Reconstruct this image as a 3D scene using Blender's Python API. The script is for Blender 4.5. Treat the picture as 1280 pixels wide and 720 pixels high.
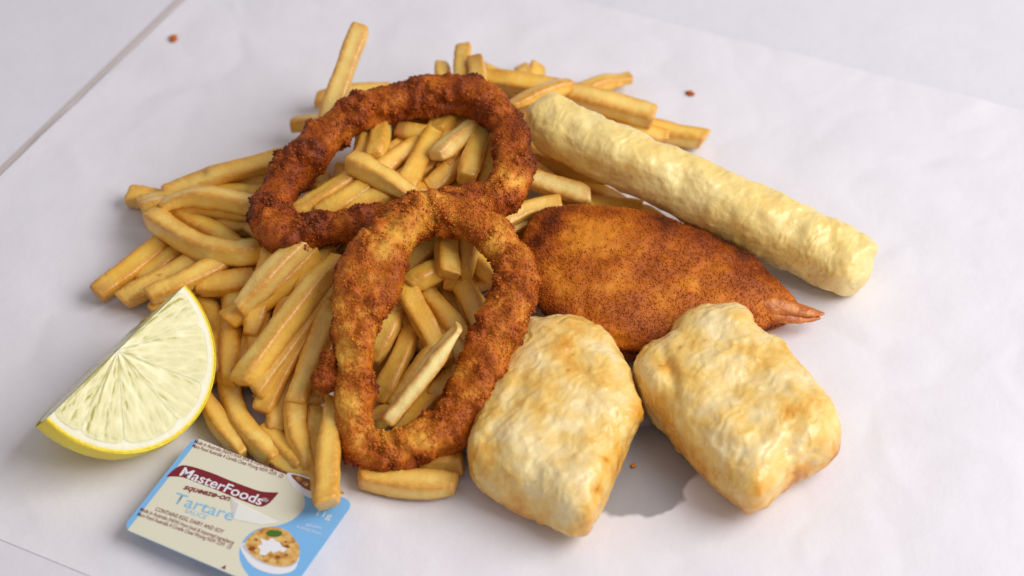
import bpy, math, random
import numpy as np
from mathutils import Vector, Matrix

for o in list(bpy.data.objects):
    bpy.data.objects.remove(o, do_unlink=True)
scene = bpy.context.scene
COL = scene.collection
MM = 0.001
rng = random.Random(11)

# ------------------------------------------------------------------ camera
ELEV = math.radians(46.0)
DIST = 0.80
FPX = 2880.0                      # focal length in photograph pixels (1280 wide)
AIM = Vector((0, 0, 0.008))
cam_d = bpy.data.cameras.new('camera')
cam = bpy.data.objects.new('camera', cam_d); COL.objects.link(cam)
CB = Vector((0, -math.cos(ELEV), math.sin(ELEV)))
CU = Vector((0, math.sin(ELEV), math.cos(ELEV)))
CR = Vector((1, 0, 0))
CAM = AIM + CB * DIST
cam.location = CAM
cam.rotation_euler = (math.pi / 2 - ELEV, 0, 0)
cam_d.sensor_width = 36.0
cam_d.lens = 36.0 * FPX / 1280.0
cam_d.clip_start = 0.05
cam_d.clip_end = 20
cam_d.dof.use_dof = True
cam_d.dof.focus_distance = 0.775
cam_d.dof.aperture_fstop = 8.0
scene.camera = cam

# ------------------------------------------------------------------ light
world = bpy.data.worlds.new('World'); scene.world = world
world.use_nodes = True
bgn = world.node_tree.nodes['Background']
bgn.inputs[0].default_value = (1.0, 0.95, 0.97, 1)
bgn.inputs[1].default_value = 0.38

def area(name, loc, aim, size, size_y, power, colr):
    d = bpy.data.lights.new(name, 'AREA'); d.shape = 'RECTANGLE'
    d.size = size; d.size_y = size_y; d.energy = power; d.color = colr
    o = bpy.data.objects.new(name, d); COL.objects.link(o)
    o.location = loc
    o.rotation_euler = (Vector(aim) - Vector(loc)).to_track_quat('-Z', 'Y').to_euler()
    return o
area('window_light', (0.88, -0.16, 0.86), (0, 0, 0), 1.0, 0.85, 16.6, (1.0, 0.985, 0.99))

vs = scene.view_settings
vs.view_transform = 'Standard'; vs.look = 'None'; vs.exposure = 0.0; vs.gamma = 1.0
vs.use_curve_mapping = False

# ------------------------------------------------------------------ helpers
def P(px, py, z=0.0):
    """photograph pixel + height (mm) -> point in the scene"""
    d = CR * ((px - 640) / FPX) + CU * (-(py - 360) / FPX) - CB
    t = (z * MM - CAM.z) / d.z
    return CAM + d * t

def to_px(a):
    a = np.asarray(a) - np.array(CAM)
    w = -(a @ np.array(CB))
    return np.stack([640 + FPX * (a @ np.array(CR)) / w, 360 - FPX * (a @ np.array(CU)) / w], 1)

def _hash(ix, iy, iz, seed):
    h = (ix.astype(np.uint32) * np.uint32(374761393) + iy.astype(np.uint32) * np.uint32(668265263)
         + iz.astype(np.uint32) * np.uint32(2147483647 - 5) + np.uint32((seed * 974711 + 12345) & 0xffffffff))
    h ^= h >> np.uint32(13); h *= np.uint32(1274126177); h ^= h >> np.uint32(16)
    h *= np.uint32(2246822519); h ^= h >> np.uint32(13)
    return h
def _u(h): return (h & np.uint32(0xffffff)).astype(np.float64) / 16777215.0

def perlin(p, scale, seed=0):
    """gradient noise, about -1..1; scale in mm"""
    q = np.asarray(p) / (scale * MM) + 137.31
    i = np.floor(q).astype(np.int64); f = q - i
    w = f * f * f * (f * (f * 6 - 15) + 10)
    out = np.zeros(len(q))
    for dx in (0, 1):
        for dy in (0, 1):
            for dz in (0, 1):
                h = _hash(i[:, 0] + dx, i[:, 1] + dy, i[:, 2] + dz, seed)
                a = _u(h) * 2 * math.pi; c = _u(h * np.uint32(2654435761)) * 2 - 1
                s = np.sqrt(1 - c * c)
                g = (f[:, 0] - dx) * s * np.cos(a) + (f[:, 1] - dy) * s * np.sin(a) + (f[:, 2] - dz) * c
                out += g * (w[:, 0] if dx else 1 - w[:, 0]) * (w[:, 1] if dy else 1 - w[:, 1]) * (w[:, 2] if dz else 1 - w[:, 2])
    return out * 1.7
def fbm(p, scale, seed=0, octv=3):
    return sum(perlin(p, scale / 2 ** k, seed + 7 * k) * 0.55 ** k for k in range(octv))
def worley(p, scale, seed=0):
    q = np.asarray(p) / (scale * MM) + 91.7
    i = np.floor(q).astype(np.int64); best = np.full(len(q), 9.0)
    for dx in (-1, 0, 1):
        for dy in (-1, 0, 1):
            for dz in (-1, 0, 1):
                c = i + np.array([dx, dy, dz])
                h = _hash(c[:, 0], c[:, 1], c[:, 2], seed)
                j = np.stack([_u(h), _u(h * np.uint32(2654435761)), _u(h * np.uint32(40503) + np.uint32(77))], 1)
                best = np.minimum(best, ((c + j - q) ** 2).sum(1))
    return np.sqrt(best)

def vnormals(v, quads):
    f = np.asarray(quads)
    n = np.cross(v[f[:, 2]] - v[f[:, 0]], v[f[:, 3]] - v[f[:, 1]])
    out = np.zeros_like(v)
    for k in range(4): np.add.at(out, f[:, k], n)
    return out / (np.linalg.norm(out, axis=1, keepdims=True) + 1e-12)

def mesh_obj(name, verts, faces, mat, parent=None, attrs=None, smooth=True):
    me = bpy.data.meshes.new(name)
    me.from_pydata([tuple(x) for x in np.asarray(verts).tolist()], [], [tuple(f) for f in faces])
    for k, a in (attrs or {}).items():
        at = me.attributes.new(k, 'FLOAT', 'POINT')
        at.data.foreach_set('value', np.asarray(a, dtype=np.float32))
    me.materials.append(mat)
    if smooth: me.polygons.foreach_set('use_smooth', [True] * len(me.polygons))
    me.update()
    o = bpy.data.objects.new(name, me); COL.objects.link(o)
    if parent: attach(o, parent)
    return o
def attach(o, parent):
    o.parent = parent
    o.matrix_parent_inverse = Matrix.Translation(parent_loc(parent)).inverted()
def parent_loc(p):
    l = Vector(p.location)
    if p.parent: l = l + 0 * l
    return l
def empty(name, loc):
    o = bpy.data.objects.new(name, None); COL.objects.link(o)
    o.location = loc; o.empty_display_size = 0.01
    return o
def tag(o, label=None, cat=None, group=None, kind=None):
    if label: o['label'] = label
    if cat: o['category'] = cat
    if group: o['group'] = group
    if kind: o['kind'] = kind
    return o

def grid_faces(nu, nv, wrap_u, wrap_v):
    U = np.arange(nu if wrap_u else nu - 1); V = np.arange(nv if wrap_v else nv - 1)
    a, b = np.meshgrid(U, V, indexing='ij'); a = a.ravel(); b = b.ravel()
    a2 = (a + 1) % nu; b2 = (b + 1) % nv
    return np.stack([a * nv + b, a2 * nv + b, a2 * nv + b2, a * nv + b2], 1)

def catmull(pts, n, closed):
    pts = np.asarray(pts, float); m = len(pts); out = []
    segs = m if closed else m - 1
    t = np.linspace(0, segs, n, endpoint=not closed)
    for x in t:
        i = min(int(x), segs - 1); f = x - i
        g = (lambda k: pts[k % m]) if closed else (lambda k: pts[min(max(k, 0), m - 1)])
        p0, p1, p2, p3 = g(i - 1), g(i), g(i + 1), g(i + 2)
        out.append(0.5 * (2 * p1 + (p2 - p0) * f + (2 * p0 - 5 * p1 + 4 * p2 - p3) * f * f + (3 * p1 - p0 - 3 * p2 + p3) * f ** 3))
    return np.array(out)
def smooth01(x, a, b):
    t = np.clip((x - a) / (b - a), 0, 1); return t * t * (3 - 2 * t)

# ------------------------------------------------------------------ materials
class NT:
    def __init__(s, name):
        s.m = bpy.data.materials.new(name); s.m.use_nodes = True
        s.t = s.m.node_tree; s.b = s.t.nodes['Principled BSDF']
    def n(s, ty, **kw):
        x = s.t.nodes.new(ty)
        for k, v in kw.items():
            if k.startswith('i_'): x.inputs[k[2:].replace('_', ' ')].default_value = v
            else: setattr(x, k, v)
        return x
    def l(s, a, b): s.t.links.new(a, b)
    def attr(s, name): return s.n('ShaderNodeAttribute', attribute_name=name).outputs['Fac']
    def obj(s): return s.n('ShaderNodeTexCoord').outputs['Object']
    def noise(s, scale, detail=3, rough=0.55, vec=None):
        x = s.n('ShaderNodeTexNoise'); x.inputs['Scale'].default_value = scale
        x.inputs['Detail'].default_value = detail; x.inputs['Roughness'].default_value = rough
        s.l(vec if vec else s.obj(), x.inputs['Vector']); return x.outputs['Fac']
    def ramp(s, fac, stops):
        r = s.n('ShaderNodeValToRGB'); e = r.color_ramp.elements
        while len(e) < len(stops): e.new(0.5)
        for k, (p, c) in enumerate(stops): e[k].position = p; e[k].color = (*c, 1) if len(c) == 3 else c
        s.l(fac, r.inputs[0]); return r.outputs['Color']
    def mix(s, fac, a, b, mode='MIX'):
        x = s.n('ShaderNodeMix', data_type='RGBA', blend_type=mode)
        for sock, v in ((x.inputs[0], fac), (x.inputs[6], a), (x.inputs[7], b)):
            if hasattr(v, 'is_linked'): s.l(v, sock)
            elif isinstance(v, (int, float)): sock.default_value = v
            else: sock.default_value = (*v, 1)
        return x.outputs[2]
    def math(s, op, a, b=0.0, clamp=False):
        x = s.n('ShaderNodeMath', operation=op, use_clamp=clamp)
        for sock, v in ((x.inputs[0], a), (x.inputs[1], b)):
            if hasattr(v, 'is_linked'): s.l(v, sock)
            else: sock.default_value = v
        return x.outputs[0]
    def bump(s, h, strength, dist):
        x = s.n('ShaderNodeBump'); x.inputs['Strength'].default_value = strength
        x.inputs['Distance'].default_value = dist
        s.l(h, x.inputs['Height']); s.l(x.outputs[0], s.b.inputs['Normal'])
    def set(s, **kw):
        for k, v in kw.items():
            k = k.replace('_', ' '); i = s.b.inputs[k]
            if hasattr(v, 'is_linked'): s.l(v, i)
            else: i.default_value = v
        return s
    def col(s, c):
        if hasattr(c, 'is_linked'): s.l(c, s.b.inputs['Base Color'])
        else: s.b.inputs['Base Color'].default_value = (*c, 1)
        return s
    def sss(s, w, radius, scale):
        s.b.inputs['Subsurface Weight'].default_value = w
        s.b.inputs['Subsurface Radius'].default_value = radius
        s.b.inputs['Subsurface Scale'].default_value = scale
        return s

def mat_chip():
    t = NT('fried_potato')
    rnd = t.n('ShaderNodeObjectInfo').outputs['Random']
    n1 = t.noise(110, 3, 0.6); n2 = t.noise(480, 4, 0.65); n3 = t.noise(190, 4, 0.6)
    base = t.ramp(n1, [(0.30, (0.84, 0.43, 0.040)), (0.48, (0.92, 0.55, 0.065)), (0.70, (0.95, 0.73, 0.19))])
    warm = t.mix(t.math('MULTIPLY', rnd, 0.5), base, (0.86, 0.47, 0.045))
    warm = t.mix(t.attr('pale'), warm, (0.94, 0.78, 0.32))
    # browned blotches of the fried skin
    br = t.ramp(n3, [(0.50, (0, 0, 0)), (0.72, (1, 1, 1))])
    warm = t.mix(t.math('MULTIPLY', br, 0.32), warm, (0.72, 0.30, 0.020))
    e = t.math('MULTIPLY', t.attr('edge'), t.math('ADD', t.math('MULTIPLY', n2, 2.6), -0.45, True), True)
    c = t.mix(t.math('MULTIPLY', e, 0.85), warm, (0.66, 0.27, 0.018))
    c = t.mix(t.math('MULTIPLY', t.attr('tip'), 0.85), c, (0.30, 0.09, 0.014))
    c = t.mix(t.math('MULTIPLY', t.attr('spot'), 0.9), c, (0.05, 0.018, 0.006))
    t.col(c).sss(0.10, (1.0, 0.5, 0.15), 0.003)
    t.set(Roughness=t.math('ADD', t.math('MULTIPLY', n2, 0.30), 0.26), Specular_IOR_Level=0.5)
    t.b.inputs['Coat Weight'].default_value = 0.45; t.b.inputs['Coat Roughness'].default_value = 0.14
    t.bump(t.noise(1000, 4, 0.65), 0.42, 0.0007)
    return t.m
def mat_crumb(name, gold, mid, dark, burnt, bias=0.0, speck=0.25):
    t = NT(name)
    tone = t.math('ADD', t.attr('tone'), bias)
    nf = t.noise(1500, 2, 0.6)
    tone = t.math('ADD', tone, t.math('MULTIPLY', t.math('SUBTRACT', nf, 0.5), speck))
    c = t.ramp(tone, [(0.10, gold), (0.36, mid), (0.66, dark), (0.95, burnt)])
    t.col(c).sss(0.06, (1.0, 0.4, 0.1), 0.0015)
    t.set(Roughness=t.math('ADD', t.math('MULTIPLY', nf, 0.35), 0.25), Specular_IOR_Level=0.32)
    t.bump(t.noise(2600, 2, 0.7), 0.5, 0.0006)
    return t.m
def mat_batter(name, white, pale, amber, spot):
    t = NT(name)
    n1 = t.noise(1300, 3, 0.6)
    tone = t.math('ADD', t.attr('tone'), t.math('MULTIPLY', t.math('SUBTRACT', n1, 0.5), 0.22))
    c = t.ramp(tone, [(0.08, white), (0.42, pale), (0.72, amber), (1.0, spot)])
    t.col(c).sss(0.22, (1.0, 0.6, 0.25), 0.004)
    t.set(Roughness=t.math('ADD', t.math('MULTIPLY', t.noise(260, 3), 0.40), 0.12), Specular_IOR_Level=0.5)
    t.b.inputs['Coat Weight'].default_value = 0.3; t.b.inputs['Coat Roughness'].default_value = 0.16
    t.bump(t.noise(800, 4, 0.65), 0.35, 0.0008)
    return t.m
def mat_plain(name, c, rough=0.5, spec=0.5):
    t = NT(name); t.col(c).set(Roughness=rough, Specular_IOR_Level=spec); return t.m

M = {}
M['chip'] = mat_chip()
M['crumb'] = mat_crumb('crumb_coating', (0.82, 0.41, 0.050), (0.58, 0.150, 0.006), (0.33, 0.058, 0.003), (0.14, 0.026, 0.004))
M['crumb_prawn'] = mat_crumb('crumb_coating_orange', (0.70, 0.24, 0.012), (0.50, 0.120, 0.004), (0.28, 0.050, 0.003), (0.05, 0.014, 0.004), speck=0.06)
M['batter'] = mat_batter('fish_batter', (0.89, 0.71, 0.36), (0.83, 0.55, 0.15), (0.74, 0.36, 0.04), (0.44, 0.14, 0.016))
M['batter_pale'] = mat_batter('pale_batter', (0.90, 0.73, 0.33), (0.87, 0.65, 0.22), (0.80, 0.50, 0.11), (0.40, 0.16, 0.03))

# ------------------------------------------------------------------ table and paper
def mat_paper(name, base, stain=False):
    t = NT(name)
    o = t.obj()
    n1 = t.noise(45, 4, 0.6); n2 = t.noise(700, 3, 0.6)
    c = t.ramp(n1, [(0.3, tuple(x * 0.955 for x in base)), (0.7, base)])
    c = t.mix(t.math('MULTIPLY', n2, 0.05), c, (0.55, 0.53, 0.55))
    rough = 0.62
    if stain:
        # grease soaked into the sheet: a blotch with a ragged outline
        g = P(818, 580)
        def blob(cx, cy, rx, ry, ang):
            mp = t.n('ShaderNodeMapping', vector_type='TEXTURE')
            mp.inputs['Location'].default_value = (cx, cy, 0); mp.inputs['Rotation'].default_value = (0, 0, ang)
            mp.inputs['Scale'].default_value = (rx, ry, 1)
            nz = t.n('ShaderNodeTexNoise'); nz.inputs['Scale'].default_value = 90
            t.l(o, nz.inputs['Vector'])
            ad = t.n('ShaderNodeVectorMath', operation='MULTIPLY_ADD')
            t.l(nz.outputs['Color'], ad.inputs[0]); ad.inputs[1].default_value = (0.012, 0.012, 0); t.l(o, ad.inputs[2])
            sb = t.n('ShaderNodeVectorMath', operation='SUBTRACT'); t.l(ad.outputs[0], sb.inputs[0]); sb.inputs[1].default_value = (0.006, 0.006, 0)
            t.l(sb.outputs[0], mp.inputs['Vector'])
            sx = t.n('ShaderNodeSeparateXYZ'); t.l(mp.outputs[0], sx.inputs[0])
            cm = t.n('ShaderNodeCombineXYZ'); t.l(sx.outputs[0], cm.inputs[0]); t.l(sx.outputs[1], cm.inputs[1])
            ln = t.n('ShaderNodeVectorMath', operation='LENGTH'); t.l(cm.outputs[0], ln.inputs[0])
            mr = t.n('ShaderNodeMapRange', interpolation_type='SMOOTHSTEP')
            mr.inputs[1].default_value = 0.92; mr.inputs[2].default_value = 1.04; mr.inputs[3].default_value = 1; mr.inputs[4].default_value = 0
            t.l(ln.outputs['Value'], mr.inputs[0]); return mr.outputs[0]
        q = P(806, 590); s1 = blob(q.x, q.y, 0.0165, 0.021, -0.55)
        c = t.mix(t.math('MULTIPLY', s1, 0.85), c, (0.27, 0.265, 0.275))
        rough = t.math('SUBTRACT', 0.62, t.math('MULTIPLY', s1, 0.40))
    t.col(c).set(Roughness=rough, Specular_IOR_Level=0.35)
    t.bump(t.noise(160, 5, 0.6), 0.16, 0.0016)
    return t.m
M['paper'] = mat_paper('greaseproof_paper', (0.78, 0.76, 0.80), True)
M['paper_under'] = mat_paper('greaseproof_paper_under', (0.73, 0.715, 0.765))
M['table'] = mat_paper('white_table', (0.74, 0.72, 0.77))

def sheet(name, corners_px, z, mat, n=170, amp=0.35, seed=3, lift=None):
    c = [np.array(P(x, y)) for x, y in corners_px]
    s = np.linspace(0, 1, n)
    a, b = np.meshgrid(s, s, indexing='ij'); a = a.ravel()[:, None]; b = b.ravel()[:, None]
    v = c[0] * (1 - a) * (1 - b) + c[1] * a * (1 - b) + c[2] * a * b + c[3] * (1 - a) * b
    v[:, 2] = 0
    w = fbm(v, 70, seed, 3) * amp + 0.35 * amp * (1 - np.abs(perlin(v, 38, seed + 5))) ** 3
    v[:, 2] = (z + np.abs(w)) * MM
    if lift is not None:
        v[:, 2] += lift(a[:, 0], b[:, 0]) * MM
        e = smooth01(b[:, 0], 0.0, 0.05); v[:, 2] = 0.3 * MM + (v[:, 2] - 0.3 * MM) * e
    o = mesh_obj(name, v, grid_faces(n, n, False, False), mat)
    return o
# table top: a thick white slab
def slab():
    me = bpy.data.meshes.new('table_top')
    x0, x1, y0, y1, z0, z1 = -1.0, 1.0, -0.8, 0.9, -0.03, 0.0001
    v = [(x0, y0, z0), (x1, y0, z0), (x1, y1, z0), (x0, y1, z0), (x0, y0, z1), (x1, y0, z1), (x1, y1, z1), (x0, y1, z1)]
    f = [(0, 3, 2, 1), (4, 5, 6, 7), (0, 1, 5, 4), (1, 2, 6, 5), (2, 3, 7, 6), (3, 0, 4, 7)]
    return mesh_obj('table_top', v, f, M['table'], smooth=False)
tag(slab(), kind='structure')
def edge_band():
    # beige edging strip where two table tops meet, just outside the sheet's left edge
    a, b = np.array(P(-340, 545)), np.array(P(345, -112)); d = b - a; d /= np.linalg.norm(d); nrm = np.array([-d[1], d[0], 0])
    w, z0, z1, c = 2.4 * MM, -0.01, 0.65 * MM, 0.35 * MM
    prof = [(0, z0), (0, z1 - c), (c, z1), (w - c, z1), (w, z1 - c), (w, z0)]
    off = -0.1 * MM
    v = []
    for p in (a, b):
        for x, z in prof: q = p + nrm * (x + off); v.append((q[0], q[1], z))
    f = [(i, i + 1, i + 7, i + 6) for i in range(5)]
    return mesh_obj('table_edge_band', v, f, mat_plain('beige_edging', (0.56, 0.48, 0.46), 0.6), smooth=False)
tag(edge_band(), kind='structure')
# corner order: left-bottom, right-bottom, right-top, left-top (in the picture)
tag(sheet('greaseproof_paper', [(-329, 540), (1100, 1125), (2000, 319), (333, -94)], 0.75, M['paper'], 300, 1.1, 3,
    lambda a, b: 0.5 * np.exp(-(a / 0.012) ** 2)),
    'large crinkled white greaseproof sheet the fried food lies on', 'paper')
tag(sheet('greaseproof_paper', [(250, 300), (1500, 700), (2100, 268), (600, -87)], 0.25, M['paper_under'], 120, 0.2, 9),
    'white greaseproof sheet sticking out beneath the upper right edge of the food sheet', 'paper')

# ------------------------------------------------------------------ chips
CHIP_GROUP = 'chips in the pile'
def make_chip(pts, label, w=9.4, h=None, roll=None, tip=0.0, pale=None, ta=None, tb=None, spot=None, seed=0):
    """pts: list of (px, py, z_mm) along the centre line"""
    r = random.Random(seed * 31 + 5)
    w = w * 0.79; h = h * 0.79 if h else w * r.uniform(0.84, 1.0)
    roll = r.uniform(-0.5, 0.5) if roll is None else roll
    ta = r.choice([0.95, 0.9, 0.78, 0.5]) if ta is None else ta
    tb = r.choice([0.95, 0.9, 0.78, 0.5]) if tb is None else tb
    ctrl = np.array([P(*p) for p in pts])
    if len(ctrl) == 2:
        mid = (ctrl[0] + ctrl[1]) / 2; d = ctrl[1] - ctrl[0]
        side = np.cross(d, [0, 0, 1])
        mid = mid + side * r.uniform(-0.09, 0.09) + np.array([0, 0, r.uniform(-1.2, 1.2) * MM])
        ctrl = np.array([ctrl[0], mid, ctrl[1]])
    N, K = 46, 28
    c = catmull(ctrl, N, False)
    # denser rows at the ends
    L = np.linalg.norm(np.diff(c, axis=0), axis=1).sum()
    s0 = np.linspace(-1, 1, N); sp = 0.5 + 0.5 * np.sign(s0) * np.abs(s0) ** 0.75
    sp = np.clip(sp, 0, 1)
    cum = np.concatenate([[0], np.cumsum(np.linalg.norm(np.diff(c, axis=0), axis=1))]) / L
    c = np.stack([np.interp(sp, cum, c[:, k]) for k in range(3)], 1)
    T = np.gradient(c, axis=0); T /= np.linalg.norm(T, axis=1, keepdims=True)
    S = np.cross(T, [0, 0, 1.0]); S /= np.linalg.norm(S, axis=1, keepdims=True) + 1e-9
    U = np.cross(S, T)
    th = np.linspace(0, 2 * math.pi, K, endpoint=False)
    ex = r.uniform(4.0, 6.5)
    cs, sn = np.cos(th), np.sin(th)
    rad = (np.abs(cs) ** ex + np.abs(sn) ** ex) ** (-1 / ex)
    corner = smooth01((rad - 1) / (rad.max() - 1), 0.20, 0.85)
    rad = rad * (1 - 0.035 * (1 - corner))
    da = sp * L / MM; db = (1 - sp) * L / MM           # mm from each end
    def endscale(d, t):
        tap = t + (1 - t) * smooth01(d, 0, 14 if t < 0.7 else 5)
        rnd = np.sqrt(np.clip(1 - (1 - np.clip(d / 0.8, 0, 1)) ** 2, 0, 1)) * 0.09 + 0.91
        return tap * rnd
    ew = endscale(da, 0.93) * endscale(db, 0.93); eh = endscale(da, ta) * endscale(db, tb)
    if r.random() < 0.5: ew, eh = eh, ew
    tw = roll + np.linspace(0, r.uniform(-0.25, 0.25), N)
    wob = 1 + 0.07 * np.sin(np.linspace(0, r.uniform(3, 8), N) + r.uniform(0, 6))
    x = (cs * rad)[None] * (w / 2 * MM) * (ew * wob)[:, None]; y = (sn * rad)[None] * (h / 2 * MM) * eh[:, None]
    X = x * np.cos(tw)[:, None] - y * np.sin(tw)[:, None]; Y = x * np.sin(tw)[:, None] + y * np.cos(tw)[:, None]
    v = c[:, None] + S[:, None] * X[..., None] + U[:, None] * Y[..., None]
    # slanted cut ends
    for d, sg in ((da, -1), (db, 1)):
        sl = r.uniform(-0.35, 0.35); sl2 = r.uniform(-0.3, 0.3)
        k = np.clip(1 - d / 6, 0, 1)
        v += T[:, None] * (X * sl + Y * sl2)[..., None] * k[:, None, None]
    v = v.reshape(-1, 3)
    f = grid_faces(N, K, False, True)
    # concentric end caps
    caps = []; base = len(v); extra = []
    for ring0, cc, sgn in ((0, c[0], -1), ((N - 1) * K, c[-1], 1)):
        ring = v[ring0:ring0 + K]; cen = ring.mean(0)
        tdir = T[0] * -1 if sgn < 0 else T[-1]
        prev = np.arange(ring0, ring0 + K)
        for q, (sc, out) in enumerate(((0.93, 0.14), (0.5, 0.22))):
            nv = cen + (ring - cen) * sc + tdir * out * MM
            idx = np.arange(base, base + K); base += K; extra.append(nv)
            for j in range(K):
                j2 = (j + 1) % K
                q4 = (prev[j], prev[j2], idx[j2], idx[j])
                caps.append(q4 if sgn < 0 else q4[::-1])
            prev = idx
        extra.append((cen + tdir * 0.22 * MM)[None]); ci = base; base += 1
        for j in range(K):
            j2 = (j + 1) % K
            tri = (prev[j], prev[j2], ci); caps.append(tri if sgn < 0 else tri[::-1])
    nb = N * K
    v = np.concatenate([v] + extra)
    nrm = np.zeros_like(v); nrm[:nb] = vnormals(v[:nb], f)
    off = Vector((seed * 0.37, seed * 0.11, 0))
    vv = v + np.array(off)
    d = 0.55 * perlin(vv, 13, 1) + 0.22 * perlin(vv, 5, 2) + 0.13 * perlin(vv, 2.0, 3)
    v = v + nrm * (d * MM)[:, None]
    edge = np.zeros(len(v)); endn = np.maximum(np.exp(-(da / 2.6) ** 2), np.exp(-(db / 2.6) ** 2))
    edge[:nb] = np.clip(np.maximum(np.repeat(corner[None], N, 0) * 1.0, endn[:, None] * 0.9), 0, 1).ravel()
    edge[nb:] = 0.6
    tp = np.zeros(len(v))
    if tip: tp[:nb] = np.repeat((np.exp(-(da / 5.0) ** 2) * tip)[:, None], K, 1).ravel(); tp[nb:nb + 2 * K + 1] = tip
    spt = np.zeros(len(v))
    if spot:
        g = np.array(P(*spot)); spt = np.exp(-((((v - g) / (1.5 * MM)) ** 2).sum(1)))
    loc = v.mean(0); loc[2] = v[:, 2].min()
    faces = [tuple(int(i) for i in q) for q in f.tolist()] + [tuple(int(i) for i in q) for q in caps]
    o = mesh_obj('chip', v - loc, faces, M['chip'], attrs={'edge': edge, 'tip': tp, 'spot': spt, 'pale': np.full(len(v), r.uniform(0, 0.22) if pale is None else pale)})
    o.location = loc
    return tag(o, label, 'chip', CHIP_GROUP)

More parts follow.
